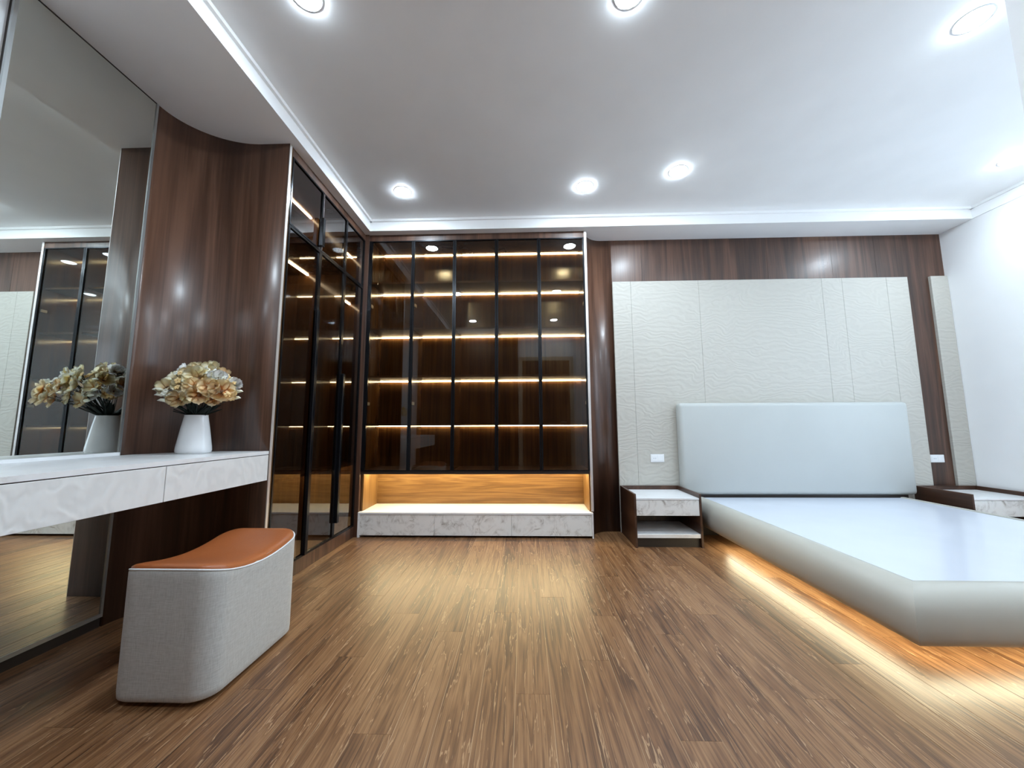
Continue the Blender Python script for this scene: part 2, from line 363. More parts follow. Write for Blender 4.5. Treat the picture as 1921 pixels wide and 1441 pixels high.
# timber cladding of the back wall, right of the display cabinet
YWD = YB + 0.012       # face of the timber
bm = bmesh.new()
r = 0.17; cx, cyy = 0.582 + r, YWD - r
arc = [(cx - r*math.cos(a), cyy + r*math.sin(a)) for a in [PI/2*k/14 for k in range(15)]]
pts = [(0.582, YC + 0.004)] + arc + [(0.846, YWD), (0.846, YWD + 0.02), (0.70, YWD + 0.02), (0.60, YWD - 0.02), (0.574, YWD - 0.1), (0.574, YC + 0.004)]
prism(bm, pts, 0.0, ZS - 0.0005)
o = obj('curved_wood_panel', bm, 'walnut', wb); o['label'] = 'walnut panel that curves from cabinet side onto wall'
for p in o.data.polygons: p.use_smooth = abs(p.normal.z) < 0.5 and p.area > 0
me = o.data
xs = [0.8475, 1.135, 1.72, 2.31, 2.90, 3.30, XR]
for a, b_ in zip(xs, xs[1:]):
    obj('wood_panel', BM((a, b_ - 0.0015, YWD, YWD + 0.02, 0.0, ZS - 0.0005)), 'walnut', wb)
struct_fill = obj('backing_board', BM((0.60, XR, YWD + 0.0205, 3.639, 0, ZS - 0.0005)), 'toe', wb)
# cream rippled panels
xs = [0.845, 1.015, 1.643, 2.769, 2.953, 3.353, 3.545]
for a, b_ in zip(xs, xs[1:]):
    obj('cream_panel', BM((a + 0.0008, b_ - 0.0008, YB - 0.012, YWD - 0.0005, 0.0, 2.28), bev=0.0008), 'cream', wb)
obj('cream_panel', BM((3.752, XR - 0.002, YB - 0.012, YWD - 0.0005, 0.0, 2.285), bev=0.0008), 'cream', wb)
# white skirting piece seen under the bed
struct(obj('baseboard_back', BM((1.39, 3.34, YB - 0.024, YB - 0.0125, 0.0, 0.062), bev=0.001), 'white'))
# curved timber column between mirror and wardrobe
bm = bmesh.new()
ex, ey, ccx, ccy = 0.37, 0.30, -1.63, 1.815
outer = [(ccx - ex*math.cos(a), ccy + ey*math.sin(a)) for a in [PI/2*k/24 for k in range(25)]]
outer += [(XW + 0.0, ccy + ey)]
inner = [(XW + 0.0, ccy + ey + 0.018), (-1.63, ccy + ey + 0.018), (-1.90, ccy + ey + 0.0), (-2.018, ccy + 0.18), (-2.018, ccy)]
prism(bm, outer + inner, 0.0, ZS - 0.0005)
o = obj('curved_wood_panel', bm, 'walnut', wl); o['label'] = 'concave walnut panel between mirror and wardrobe'
for p in o.data.polygons: p.use_smooth = abs(p.normal.z) < 0.5

# ---- door behind the camera (seen mirrored in the cabinet glass)
dz = struct(obj('door_1', BM((-0.02, 0.86, YREAR + 0.002, YREAR + 0.03, 0.0, 2.15)), 'doorwood'))
obj('door_casing', BM((-0.09, -0.02, YREAR + 0.002, YREAR + 0.045, 0, 2.22), (0.86, 0.93, YREAR + 0.002, YREAR + 0.045, 0, 2.22), (-0.02, 0.86, YREAR + 0.002, YREAR + 0.045, 2.15, 2.22)), 'casing', dz)
for a in (0.05, 0.46):
    obj('door_panel', BM((a, a + 0.33, YREAR + 0.03, YREAR + 0.042, 1.25, 2.02), (a, a + 0.33, YREAR + 0.03, YREAR + 0.042, 0.2, 1.08), bev=0.006), 'doorwood', dz)
obj('door_handle', tube(bmesh.new(), [(0.79, YREAR + 0.03, 1.0), (0.79, YREAR + 0.07, 1.0), (0.68, YREAR + 0.075, 1.0)], 0.009), 'metal', dz, True)

# ================================================================== MIRROR
mir = tag(empty('wall_mirror', (-2.01, 1.52, 0.0)), 'tall frameless tinted mirror covering the wall behind the floating desk', 'mirror')
obj('mirror_glass', BM((-2.005, XM, 1.246, 1.801, 0.062, ZS - 0.004)), 'mirror', mir)
obj('edge_trim', BM((-2.006, XM + 0.004, 1.8015, 1.8125, 0.045, ZS - 0.002), (-2.006, XM + 0.004, 1.233, 1.2455, 0.045, ZS - 0.002), (-2.006, XM + 0.004, 1.2455, 1.8015, 0.045, 0.0615)), 'mirrorlip', mir)
obj('top_edge', BM((-2.006, XM + 0.003, 1.2455, 1.8015, ZS - 0.0038, ZS - 0.001)), 'toe', mir)
obj('backing_board', BM((-2.02, -2.007, 1.235, 1.811, 0.045, ZS - 0.002)), 'toe', mir)
obj('toe_kick', BM((-2.02, -2.006, YREAR + 0.03, 1.811, 0.0, 0.0445)), 'toe', mir)

# ================================================================== FLOATING DESK
desk = tag(empty('floating_desk', (-1.72, 1.3, 0.63)), 'long floating vanity desk in pale stone fixed below the mirror', 'desk')
DY0, DY1 = 0.42, 2.112
# top follows the curved column at its far end
inn = [(-1.998, DY0), (XW, DY0), (XW, DY1)] + [(ccx - (ex-0.002)*math.cos(a), ccy + (ey-0.003)*math.sin(a)) for a in [PI/2*k/14 for k in range(14, -1, -1)]]
obj('desk_top', prism(bmesh.new(), inn, 0.777, 0.795), 'stone_top', desk)
obj('shadow_gap', prism(bmesh.new(), [(min(-1.462, px) if px > -1.47 else px, py) for px, py in inn], 0.7735, 0.777), 'walnut_dark', desk)
inn2 = [(-1.996, DY0 + .002), (XW - 0.019, DY0 + .002), (XW - 0.019, DY1 - .004)] + [(ccx - (ex-0.004)*math.cos(a), ccy + (ey-0.007)*math.sin(a)) for a in [PI/2*k/14 for k in range(14, -1, -1)]]
obj('desk_body', prism(bmesh.new(), inn2, 0.633, 0.7735), 'stone_soft', desk)
for a, b_ in ((1.502, DY1), (0.99, 1.5), (DY0, 0.988)):
    o = obj('drawer', BM((XW - 0.018, XW, a + 0.0005, b_ - 0.0005, 0.632, 0.773), bev=0.0008), 'stone_soft', desk)
# ---- raised ledge along the mirror, at the back of the desk
obj('back_ledge', BM((-1.9985, -1.985, DY0, 1.80, 0.7952, 0.811), bev=0.001), 'plastic', desk)

# ================================================================== VASE + FLOWERS
VX, VY, VZ = -1.755, 1.955, 0.7953
vs = tag(empty('flower_vase', (VX, VY, VZ)), 'white ceramic vase tapering to a narrow neck, on the desk end', 'vase')
prof = [(0.0, 0), (0.074, 0), (0.080, 0.004), (0.083, 0.014), (0.081, 0.035), (0.066, 0.13), (0.054, 0.196), (0.055, 0.201), (0.052, 0.201), (0.050, 0.19), (0.062, 0.13), (0.075, 0.03), (0.0, 0.02)]
bm = bmesh.new(); lathe(bm, [(max(r_, 0.0005), VZ + z) for r_, z in prof], VX, VY, 56)
bmesh.ops.scale(bm, vec=(1.0, 0.85, 1), verts=bm.verts, space=Matrix.Translation((-VX, -VY, 0)))
obj('vase_body', bm, 'ceramic', vs, True)
bq = tag(empty('bouquet', (VX, VY, VZ + 0.17)), 'round bouquet of apricot, cream and white blossoms standing in the white vase', 'flowers')
def petal_mesh(name, ln, wd, cup, mat, nu=5, nv=6):
    bm = bmesh.new(); g = []
    for i in range(nv + 1):
        t = i / nv; row = []
        ww = wd * (math.sin(PI * min(1, t * 0.86 + 0.08)) ** 0.7)
        for j in range(nu + 1):
            u = j / nu * 2 - 1
            xx = u * ww * 0.5
            rr = ln * t
            zz = cup * (t ** 1.6) * ln + (u * u) * ww * 0.28 + 0.05 * ln * math.sin(3 * u + 6 * t)
            if i == nv: rr -= (abs(u) * 0.16 + 0.05 * math.cos(9 * u)) * ln
            row.append(bm.verts.new((xx, rr, zz)))
        g.append(row)
    for i in range(nv):
        for j in range(nu): bm.faces.new((g[i][j], g[i][j+1], g[i+1][j+1], g[i+1][j]))
    bmesh.ops.solidify(bm, geom=bm.faces[:], thickness=0.0008)
    me = bpy.data.meshes.new(name); bm.to_mesh(me); bm.free(); me.materials.append(M[mat])
    for p in me.polygons: p.use_smooth = True
    return me
PET = {k: [petal_mesh('petal', 0.040 * s, 0.038 * s, c, k) for s, c in ((1.0, 0.30), (1.12, 0.55), (0.9, 0.75))] for k in ('petal_o', 'petal_c', 'petal_w')}
bm = bmesh.new(); bmesh.ops.create_icosphere(bm, subdivisions=2, radius=0.0058)
EYE = bpy.data.meshes.new('flower_head'); bm.to_mesh(EYE); bm.free(); EYE.materials.append(M['eye'])
BC = Vector((VX, VY, VZ + 0.39))
def flower(pos, d, kind, var, sc, n=6):
    """a flower head (its eye) with petals as sub-parts, facing direction d"""
    d = Vector(d).normalized(); q = d.to_track_quat('Z', 'Y')
    f = bpy.data.objects.new('flower', EYE); C.objects.link(f); f.parent = bq
    f.location = Vector(pos) - Vector(bq.location); f.rotation_mode = 'QUATERNION'; f.rotation_quaternion = q; f.scale = (sc, sc, sc)
    for k in range(n):
        p = bpy.data.objects.new('petal', PET[kind][var]); C.objects.link(p); p.parent = f
        p.rotation_euler = (random.uniform(-0.12, 0.2), 0, 2*PI*k/n + random.uniform(-.12, .12))
        p.location = (0, 0, -0.003 + 0.0012 * (k % 2))
    return f
def dirpos(px, pz, dep):
    """place on the bouquet: px,pz offsets in metres across/up, dep = toward the viewer"""
    ax = Vector((0.74, 0.67, 0)); to = Vector((0.62, -0.78, 0))
    # screen axis runs nearly along x; keep clear of the curved panel behind
    k = (VY - dep) / VY
    return Vector(((VX + px) * k, VY - dep, 0.93 + (VZ + pz + 0.062 - 0.93) * k))
big = [  # across, height above desk, towards viewer, kind, variant, size
    (-0.085, 0.300, 0.13, 'petal_c', 1, 1.05), (-0.01, 0.335, 0.12, 'petal_c', 1, 1.25), (0.035, 0.355, 0.07, 'petal_c', 1, 1.2),
    (-0.03, 0.290, 0.15, 'petal_o', 0, 1.15), (0.055, 0.285, 0.15, 'petal_o', 0, 1.2), (0.125, 0.265, 0.12, 'petal_o', 0, 1.5),
    (0.005, 0.245, 0.16, 'petal_o', 0, 1.3), (-0.105, 0.225, 0.11, 'petal_o', 1, 1.05), (-0.175, 0.290, 0.12, 'petal_c', 2, 1.1),
    (0.10, 0.330, 0.08, 'petal_w', 1, 1.0), (-0.055, 0.345, 0.05, 'petal_o', 1, 1.1), (0.165, 0.245, 0.07, 'petal_o', 2, 1.05),
    (0.125, 0.355, 0.03, 'petal_o', 2, 0.9), (-0.10, 0.36, 0.02, 'petal_w', 0, 0.95), (0.08, 0.225, 0.11, 'petal_o', 0, 1.0),
    (-0.02, 0.385, 0.02, 'petal_c', 0, 1.1), (0.06, 0.385, 0.0, 'petal_c', 1, 0.95), (-0.14, 0.245, 0.10, 'petal_w', 2, 0.9),
    (-0.05, 0.24, 0.13, 'petal_c', 0, 0.9), (0.19, 0.30, 0.02, 'petal_w', 1, 0.85)]
back = [(-0.12, 0.30, -0.01, 'petal_c', 1, 1.1), (-0.06, 0.34, -0.03, 'petal_o', 1, 1.0), (0.0, 0.30, -0.05, 'petal_c', 0, 1.1), (-0.10, 0.25, 0.02, 'petal_o', 0, 1.0),
        (-0.15, 0.27, 0.03, 'petal_w', 1, 0.9), (-0.08, 0.38, 0.0, 'petal_w', 1, 0.9), (0.05, 0.32, -0.06, 'petal_c', 1, 1.0), (-0.13, 0.33, 0.05, 'petal_c', 1, 1.0), (-0.05, 0.27, -0.02, 'petal_c', 1, 1.0)]
stem_top = []
for a, h, dpt, kd, v, s in back:
    pos = dirpos(a, h, dpt + 0.035); flower(pos, Vector((-0.8, -0.25 + 0.3 * (pos.y > VY), 0.35)), kd, v, s, 6); stem_top.append(pos)
for a, h, dpt, kd, v, s in big:
    pos = dirpos(a, h, dpt)
    d = (pos - (BC + Vector((0, 0.03, -0.09)))).normalized() * 0.6 + Vector((0.45, -0.85, 0.22))
    flower(pos, d, kd, v, s * 1.12, 6 if v != 2 else 5); stem_top.append(pos)
# small white blossoms and buds
def blossom_mesh():
    bm = bmesh.new()
    for k in range(5):
        a = 2*PI*k/5
        t = bmesh.ops.create_icosphere(bm, subdivisions=1, radius=0.0085)
        bmesh.ops.scale(bm, verts=t['verts'], vec=(1.0, 0.8, 0.45)); bmesh.ops.translate(bm, verts=t['verts'], vec=(0.0085, 0, 0.002))
        bmesh.ops.rotate(bm, verts=t['verts'], cent=(0, 0, 0), matrix=Matrix.Rotation(a, 3, 'Z'))
    me = bpy.data.meshes.new('blossom'); bm.to_mesh(me); bm.free(); return me
BLW = blossom_mesh(); BLW.materials.append(M['petal_w']); BLC = blossom_mesh(); BLC.materials.append(M['petal_c'])
for i in range(46):
    an = random.uniform(-0.2, PI + 0.2); rr = random.uniform(0.55, 1.02)
    pos = dirpos(math.cos(an) * 0.205 * rr, 0.262 + math.sin(an) * 0.145 * rr, random.uniform(0.02, 0.12) + (0.05 if math.cos(an) < -0.4 else 0))
    if pos.x < -1.95: continue
    o = bpy.data.objects.new('blossom', random.choice((BLW, BLW, BLC))); C.objects.link(o); o.parent = bq
    o.location = pos - Vector(bq.location); s = random.uniform(0.7, 1.35); o.scale = (s, s, s)
    o.rotation_euler = (random.uniform(0.6, 1.6), random.uniform(-.6, .6), random.uniform(-0.5, 0.8)); stem_top.append(pos)
# pointed buds left and right
for (a, h, dpt, tx) in ((-0.20, 0.275, 0.14, -1), (-0.185, 0.245, 0.14, -1), (0.20, 0.225, 0.05, 1), (-0.165, 0.215, 0.14, -1), (0.21, 0.26, 0.02, 1), (-0.15, 0.33, 0.12, -1)):
    p = dirpos(a, h, dpt)
    bm = bmesh.new(); tube(bm, [p, p + Vector((tx * 0.012, -0.006, 0.004)), p + Vector((tx * 0.03, -0.01, 0.006)), p + Vector((tx * 0.045, -0.012, 0.003))], [0.003, 0.009, 0.007, 0.001], 8)
    obj('bud', bm, 'petal_w', bq, True); stem_top.append(p)
random.shuffle(stem_top)
for p in stem_top[:58]:
    b0 = Vector((VX + random.uniform(-.028, .028), VY + random.uniform(-.022, .022), VZ + 0.175))
    mid = b0.lerp(p, 0.5) + Vector((0, 0, 0.02))
    obj('stem', tube(bmesh.new(), [b0, mid, p - (p - mid).normalized() * 0.004], 0.0016, 5), 'stem', bq)
# dark leaves round the neck
for k in range(26):
    a = 2*PI*k/26 + random.uniform(-.1, .1); b0 = Vector((VX + 0.03*math.cos(a), VY + 0.025*math.sin(a), VZ + 0.198))
    ln = random.uniform(0.07, 0.12); d = Vector((math.cos(a) * 1.0, math.sin(a) * 0.5, random.uniform(0.25, 0.9))).normalized()
    if (b0 + d * ln).y > 2.07: d.y *= 0.2
    s = d.cross(Vector((0, 0, 1))).normalized(); bm = bmesh.new(); wv = []
    for i in range(5):
        t = i / 4; c = b0 + d * ln * t; ww = 0.011 * math.sin(PI * (0.12 + 0.85 * t)); up = s.cross(d) * 0.004
        wv.append([bm.verts.new(c - s * ww), bm.verts.new(c + up), bm.verts.new(c + s * ww)])
    for A, B in zip(wv, wv[1:]):
        bm.faces.new((A[0], A[1], B[1], B[0])); bm.faces.new((A[1], A[2], B[2], B[1]))
    bmesh.ops.solidify(bm, geom=bm.faces[:], thickness=0.0006)
    obj('leaf', bm, 'stem', bq, True)

# ================================================================== STOOL
SX0, SX1, SY0, SY1 = -1.418, -1.062, 1.315, 1.815
st = tag(empty('saddle_stool', ((SX0+SX1)/2, (SY0+SY1)/2, 0)), 'grey woven fabric stool with a dipped tan leather seat, before the desk', 'stool')
sxc, syc = (SX0+SX1)/2, (SY0+SY1)/2; hx, hy = (SX1-SX0)/2, (SY1-SY0)/2
def rrect(hx_, hy_, r_, n=8):
    out = []
    for qx, qy, a0 in ((1, 1, 0), (-1, 1, PI/2), (-1, -1, PI), (1, -1, 3*PI/2)):
        for k in range(n + 1):
            a = a0 + PI/2*k/n; out.append((qx*(hx_-r_) + r_*math.cos(a), qy*(hy_-r_) + r_*math.sin(a)))
        # straight part to next corner gets sub-divided below
    res = []
    for i, p in enumerate(out):
        q = out[(i+1) % len(out)]; d = math.hypot(q[0]-p[0], q[1]-p[1]); k = max(1, int(d / 0.03))
        for j in range(k): res.append((p[0] + (q[0]-p[0])*j/k, p[1] + (q[1]-p[1])*j/k))
    return res
def topz(y): t = max(-1, min(1, y / hy)); return 0.394 + 0.046 * (abs(t) ** 2.0)
base = rrect(hx, hy, 0.075)
bm = bmesh.new(); rings = []
for t, sc_ in ((0.0, 0.975), (0.012, 0.995), (0.06, 1.0), (0.35, 1.0), (0.7, 1.0), (0.93, 1.0), (0.985, 1.0), (1.0, 0.988)):
    rings.append([bm.verts.new((sxc + x_*sc_, syc + y_*sc_, 0.016 + (topz(y_) - 0.016) * t)) for x_, y_ in base])
for A, B in zip(rings, rings[1:]):
    for k in range(len(A)): bm.faces.new((A[k], A[(k+1) % len(A)], B[(k+1) % len(A)], B[k]))
bm.faces.new(rings[0][::-1]); bm.faces.new(rings[-1])
obj('body', bm, 'boucle', st, True)
bm = bmesh.new(); rings = []
for sc_, dz_ in ((0.975, -0.004), (0.982, 0.004), (0.975, 0.012), (0.94, 0.019), (0.86, 0.024), (0.7, 0.025), (0.5, 0.024), (0.3, 0.023), (0.12, 0.022)):
    rings.append([bm.verts.new((sxc + x_*sc_, syc + y_*sc_, topz(y_*sc_) + dz_)) for x_, y_ in base])
for A, B in zip(rings, rings[1:]):
    for k in range(len(A)): bm.faces.new((A[k], A[(k+1) % len(A)], B[(k+1) % len(A)], B[k]))
bm.faces.new(rings[-1]); bm.faces.new(rings[0][::-1])
obj('seat', bm, 'leather', st, True)['label'] = 'tan leather seat'
obj('piping', tube(bmesh.new(), [(sxc + x_*0.991, syc + y_*0.991, topz(y_) + 0.001) for x_, y_ in base], 0.0035, 6, True), 'piping', st, True)
bm = bmesh.new()
for dx in (-1, 1):
    for dy in (-1, 1): lathe(bm, [(0.018, 0.0), (0.018, 0.018)], sxc + dx*(hx-0.07), syc + dy*(hy-0.08), 16)
obj('foot', bm, 'toe', st)

# ================================================================== WARDROBE (glass, left)
war = tag(empty('glass_wardrobe', (-1.72, 2.7, 0)), 'tall walnut wardrobe with smoked glass doors left of the display cabinet', 'wardrobe')
WY0, WY1 = 2.134, 3.62
obj('side_panel', BM((-2.0, XW, WY0, WY0 + 0.016, 0.0, ZS - 0.001)), 'walnut_in', war)
obj('side_panel', BM((-2.0, -1.47, WY1, WY1 + 0.016, 0.0, ZS - 0.001)), 'walnut_in', war)
obj('back_panel', BM((-2.018, -2.001, WY0, WY1 + 0.016, 0.0, ZS - 0.001)), 'walnut_in', war)
obj('top_panel', BM((-2.0, XW - 0.02, WY0 + 0.0165, WY1, 2.655, ZS - 0.001)), 'walnut_in', war)
obj('divider', BM((-2.0, XW - 0.03, 2.882, 2.902, 0.08, 2.654)), 'walnut_in', war)
for a, b_ in ((WY0 + 0.017, 2.881), (2.903, WY1 - 0.001)):
    for z in (2.165, 0.60):
        obj('shelf', BM((-2.0, XW - 0.03, a, b_, z, z + 0.02)), 'walnut_in', war)
    obj('bottom_shelf', BM((-2.0, XW - 0.03, a, b_, 0.06, 0.08)), 'casing', war)
    for z in (2.645, 2.155, 0.59):
        obj('light_strip', BM((-1.757, -1.743, a + 0.01, b_ - 0.01, z, z + 0.009)), 'strip', war)
# face: top rail, plinth and posts
obj('top_rail', BM((XW - 0.018, XW, WY0 + 0.0165, YC - 0.0, 2.642, ZS - 0.001), bev=0.001), 'walnut', war)
obj('plinth', BM((XW - 0.018, XW, WY0 + 0.0165, YC - 0.0, 0.0, 0.088), bev=0.001), 'walnut', war)
obj('edge_trim', BM((XW - 0.012, XW + 0.004, WY0 - 0.018, WY0 + 0.0, 0.0, ZS - 0.001)), 'metal', war)
obj('corner_post', BM((XW - 0.03, XW + 0.035, YC - 0.012, YC + 0.02, 0.0, ZS - 0.0015), bev=0.001), 'walnut', war)
DYS = [2.154, 2.523, 2.892, 3.24]
def framed(bm, y0, y1, z0, z1, x0, x1, t):
    box(bm, x0, x1, y0, y0 + t, z0, z1); box(bm, x0, x1, y1 - t, y1, z0, z1)
    box(bm, x0, x1, y0 + t, y1 - t, z0, z0 + t); box(bm, x0, x1, y0 + t, y1 - t, z1 - t, z1)
for i in range(3):
    y0, y1 = DYS[i] + 0.0015, DYS[i+1] - 0.0015
    for z0, z1, nm in ((2.192, 2.640, 'upper'), (0.09, 2.188, 'lower')):
        bm = bmesh.new(); framed(bm, y0, y1, z0, z1, XW - 0.018, XW + 0.002, 0.011 if nm == 'upper' else 0.014)
        d = obj('door', bm, 'black', war)
        obj('glass_pane', BM((XW - 0.010, XW - 0.006, y0 + 0.010, y1 - 0.010, z0 + 0.010, z1 - 0.010)), 'glass_side', d)
        if nm == 'upper' and i == 0:
            obj('handle', BM((XW + 0.0022, XW + 0.030, y1 - 0.035, y1 - 0.004, 2.215, 2.425), bev=0.002), 'black', d)
        if nm == 'upper' and i == 1:
            obj('edge_strip', BM((XW + 0.0022, XW + 0.004, y0 + 0.001, y0 + 0.006, 2.20, 2.63)), 'lip', d)
        if nm == 'lower' and i == 0:
            obj('handle', BM((XW + 0.0022, XW + 0.024, y1 - 0.034, y1 - 0.004, 0.10, 1.75), bev=0.002), 'black', d)
        if nm == 'lower' and i == 2:
            obj('handle', BM((XW + 0.0022, XW + 0.024, y0 + 0.004, y0 + 0.034, 0.20, 1.35), bev=0.002), 'black', d)

# ================================================================== DISPLAY CABINET
cab = tag(empty('display_cabinet', (-0.42, 3.42, 0.0)), 'wide walnut display cabinet with five smoked glass doors and lit shelves', 'cabinet')
YI = 3.60
X0, X1 = -1.405, 0.560
ZB = 0.533
obj('side_panel', BM((X0 - 0.018, X0, YC + 0.021, YI + 0.018, 0.2066, ZS - 0.001)), 'walnut_in', cab)
obj('side_panel', BM((X1 - 0.0, X1 + 0.013, YC, YI + 0.018, 0.2066, ZS - 0.001)), 'walnut_in', cab)
obj('top_panel', BM((X0, X1, YC + 0.02, YI, 2.655, ZS - 0.001)), 'walnut_in', cab)
obj('bottom_panel', BM((X0, X1, YC + 0.02, YI, ZB, ZB + 0.022)), 'walnut_dark', cab)
obj('back_panel', BM((X0, X1, YI, YI + 0.018, ZB + 0.022, ZS - 0.001)), 'walnut_in', cab)
obj('niche_back', BM((X0 + .0005, X1 - .0005, YI, YI + 0.018, 0.2066, ZB + 0.0215)), 'niche', cab)
M['niche_v'] = wood('oak_niche_side', (0.15, 0.07, 0.02), (0.24, 0.12, 0.038), (0.32, 0.175, 0.06), 'Z', 0.4, 9, 0.05, rings=4, fine=0.2)
obj('niche_side', BM((X0 + 0.0005, X0 + 0.007, YC + 0.03, YI - .0005, 0.207, ZB - 0.0005)), 'niche_v', cab)
obj('niche_side', BM((X1 - 0.007, X1 - 0.0005, YC + 0.03, YI - .0005, 0.207, ZB - 0.0005)), 'niche_v', cab)
for xd in BAY[1:-1]:
    obj('divider', BM((xd - 0.009, xd + 0.009, YC + 0.025, YI, ZB + 0.022, 2.654)), 'walnut_in', cab)
rows = [2.655, 2.245, 1.808, 1.370, 0.938]
edges = [X0] + BAY[1:-1] + [X1]
for i, (a, b_) in enumerate(zip(edges, edges[1:])):
    a2 = a + (0.009 if i else 0); b2 = b_ - (0.009 if i < 4 else 0)
    for z in rows:
        if z < 2.6: obj('shelf', BM((a2 + .0005, b2 - .0005, YC + 0.045, YI - 0.0005, z, z + 0.018)), 'walnut_dark', cab)
        obj('light_strip', BM((a2 + .003, b2 - .003, YI - 0.014, YI - 0.003, z - 0.0085, z - 0.0008)), 'strip', cab)
# light over the open niche
obj('light_strip', BM((X0 + 0.02, X1 - 0.02, YC + 0.10, YC + 0.125, ZB - 0.009, ZB - 0.0008)), 'nichestrip', cab)
obj('light_strip', BM((X0 + 0.012, X1 - 0.012, YI - 0.04, YI - 0.030, ZB - 0.009, ZB - 0.0008)), 'nichestrip', cab)
# face frame
obj('top_rail', BM((XW + 0.036, 0.560, YC, YC + 0.019, 2.640, ZS - 0.001), bev=0.001), 'walnut', cab)
obj('bottom_rail', BM((XW + 0.036, 0.560, YC + 0.0, YC + 0.0195, ZB - 0.012, ZB + 0.012)), 'toe', cab)
obj('edge_trim', BM((0.5602, 0.581, YC - 0.006, YC + 0.003, 0.215, ZS - 0.001)), 'metal', cab)
for i, (a, b_) in enumerate(zip(BAY, BAY[1:])):
    x0 = a + 0.0015 if i else XW + 0.037; x1 = b_ - 0.0015 if i < 4 else 0.5595
    z0, z1, t = ZB + 0.013, 2.6385, 0.014
    tl = t if i else 0.03
    bm = bmesh.new()
    box(bm, x0, x0 + tl, YC - 0.002, YC + 0.018, z0, z1); box(bm, x1 - t, x1, YC - 0.002, YC + 0.018, z0, z1)
    box(bm, x0 + tl, x1 - t, YC - 0.002, YC + 0.018, z0, z0 + t * 0.6); box(bm, x0 + tl, x1 - t, YC - 0.002, YC + 0.018, z1 - t * 0.6, z1)
    d = obj('door', bm, 'black', cab)
    obj('glass_pane', BM((x0 + tl - .002, x1 - t + .002, YC + 0.006, YC + 0.010, z0 + .006, z1 - .006)), 'glass', d)
# hinges on the dividers
for xd in (X0 + 0.004, BAY[1] + 0.011, X1 - 0.014):
    for z in (2.02, 1.12):
        obj('hinge', BM((xd, xd + 0.012, YC + 0.03, YC + 0.075, z, z + 0.028), bev=0.002), 'metal', cab)

# bench drawer unit
ben = tag(empty('bench_drawer_unit', (-0.42, 3.42, 0.0)), 'low pale stone bench with three drawers along the bottom of the display cabinet', 'bench')
obj('bench_top', BM((XW + 0.036, 0.573, YC - 0.022, YI - 0.0005, 0.190, 0.206), bev=0.001), 'stone_top', ben)
obj('end_panel', BM((XW + 0.036, XW + 0.052, YC - 0.022, YI - 0.002, 0.0, 0.1895), bev=0.001), 'stone_top', ben)
obj('end_panel', BM((0.561, 0.573, YC - 0.022, YC - 0.001, 0.0, 0.1895), bev=0.001), 'stone_top', ben)
obj('body', BM((XW + 0.053, 0.559, YC - 0.001, YI - 0.002, 0.02, 0.1895)), 'toe', ben)
for a, b_ in ((XW + 0.053, -0.762), (-0.760, -0.111), (-0.109, 0.560)):
    obj('drawer', BM((a, b_, YC - 0.018, YC - 0.0015, 0.018, 0.186), bev=0.001), 'stone', ben)

# ================================================================== BED
bed = tag(empty('platform_bed', (2.34, 2.45, 0)), 'low platform bed with padded light grey rim, headboard and glow underneath', 'bed')
BX0, BX1, BY0, BY1 = 1.52, 3.16, 1.59, 3.325
obj('platform_board', BM((BX0 + .001, BX1 - .001, BY0 + .001, BY1, 0.285, 0.3165), bev=0.002), 'board', bed)
obj('under_panel', BM((BX0 - 0.06, BX1 + 0.06, BY0 - 0.06, BY1, 0.122, 0.128)), 'board', bed)
prof = [(0.0, 0.290), (0.0, 0.321), (0.022, 0.3225), (0.048, 0.317), (0.072, 0.302), (0.091, 0.280), (0.102, 0.252), (0.106, 0.222), (0.106, 0.19), (0.102, 0.158), (0.092, 0.134), (0.074, 0.120), (0.045, 0.1155), (0.0, 0.1155)]
def rail(path):
    """path: two points (p, outward normal, mitre sign at start, at end)"""
    (ax, ay), (bx, by), (nx, ny), m0, m1 = path
    L_ = math.hypot(bx-ax, by-ay); tx, ty = (bx-ax)/L_, (by-ay)/L_
    bm = bmesh.new(); rings = []
    for s in (0, 0.0009, 0.5, 0.9991, 1):
        ring = []
        for d, z in prof:
            e = 0.0015 if s in (0, 1) else 0.0
            dd = max(0, d - e)
            px = ax + tx*L_*s + nx*dd; py = ay + ty*L_*s + ny*dd
            if s < 0.5: px -= tx*d*m0; py -= ty*d*m0
            if s > 0.5: px += tx*d*m1; py += ty*d*m1
            ring.append(bm.verts.new((px, py, z)))
        rings.append(ring)
    n = len(prof)
    for A, B in zip(rings, rings[1:]):
        for k in range(n): bm.faces.new((A[k], A[(k+1) % n], B[(k+1) % n], B[k]))
    bm.faces.new(rings[0][::-1]); bm.faces.new(rings[-1])
    return bm
g = 0.0006
o = obj('side_rail', rail(((BX0, BY1), (BX0, BY0 + g), (-1, 0), 0, 1)), 'bedpad', bed, True)
o = obj('side_rail', rail(((BX1, BY0 + g), (BX1, BY1), (1, 0), 1, 0)), 'bedpad', bed, True)
o = obj('foot_rail', rail(((BX0 + g, BY0), (BX1 - g, BY0), (0, -1), 1, 1)), 'bedpad', bed, True)
obj('base', BM((BX0 + 0.30, BX1 - 0.30, BY0 + 0.30, BY1, 0.0, 0.1215)), 'toe', bed)
sx = BX0 + 0.01
obj('light_strip', BM((BX0 + 0.025, BX0 + 0.045, BY0 + 0.04, BY1 - 0.30, 0.104, 0.1150)), 'bedstrip', bed)
obj('light_strip', BM((BX1 - 0.045, BX1 - 0.025, BY0 + 0.04, BY1 - 0.30, 0.104, 0.1150)), 'bedstrip', bed)
obj('light_strip', BM((BX0 + 0.05, BX1 - 0.05, BY0 + 0.03, BY0 + 0.05, 0.104, 0.1150)), 'bedstrip', bed)
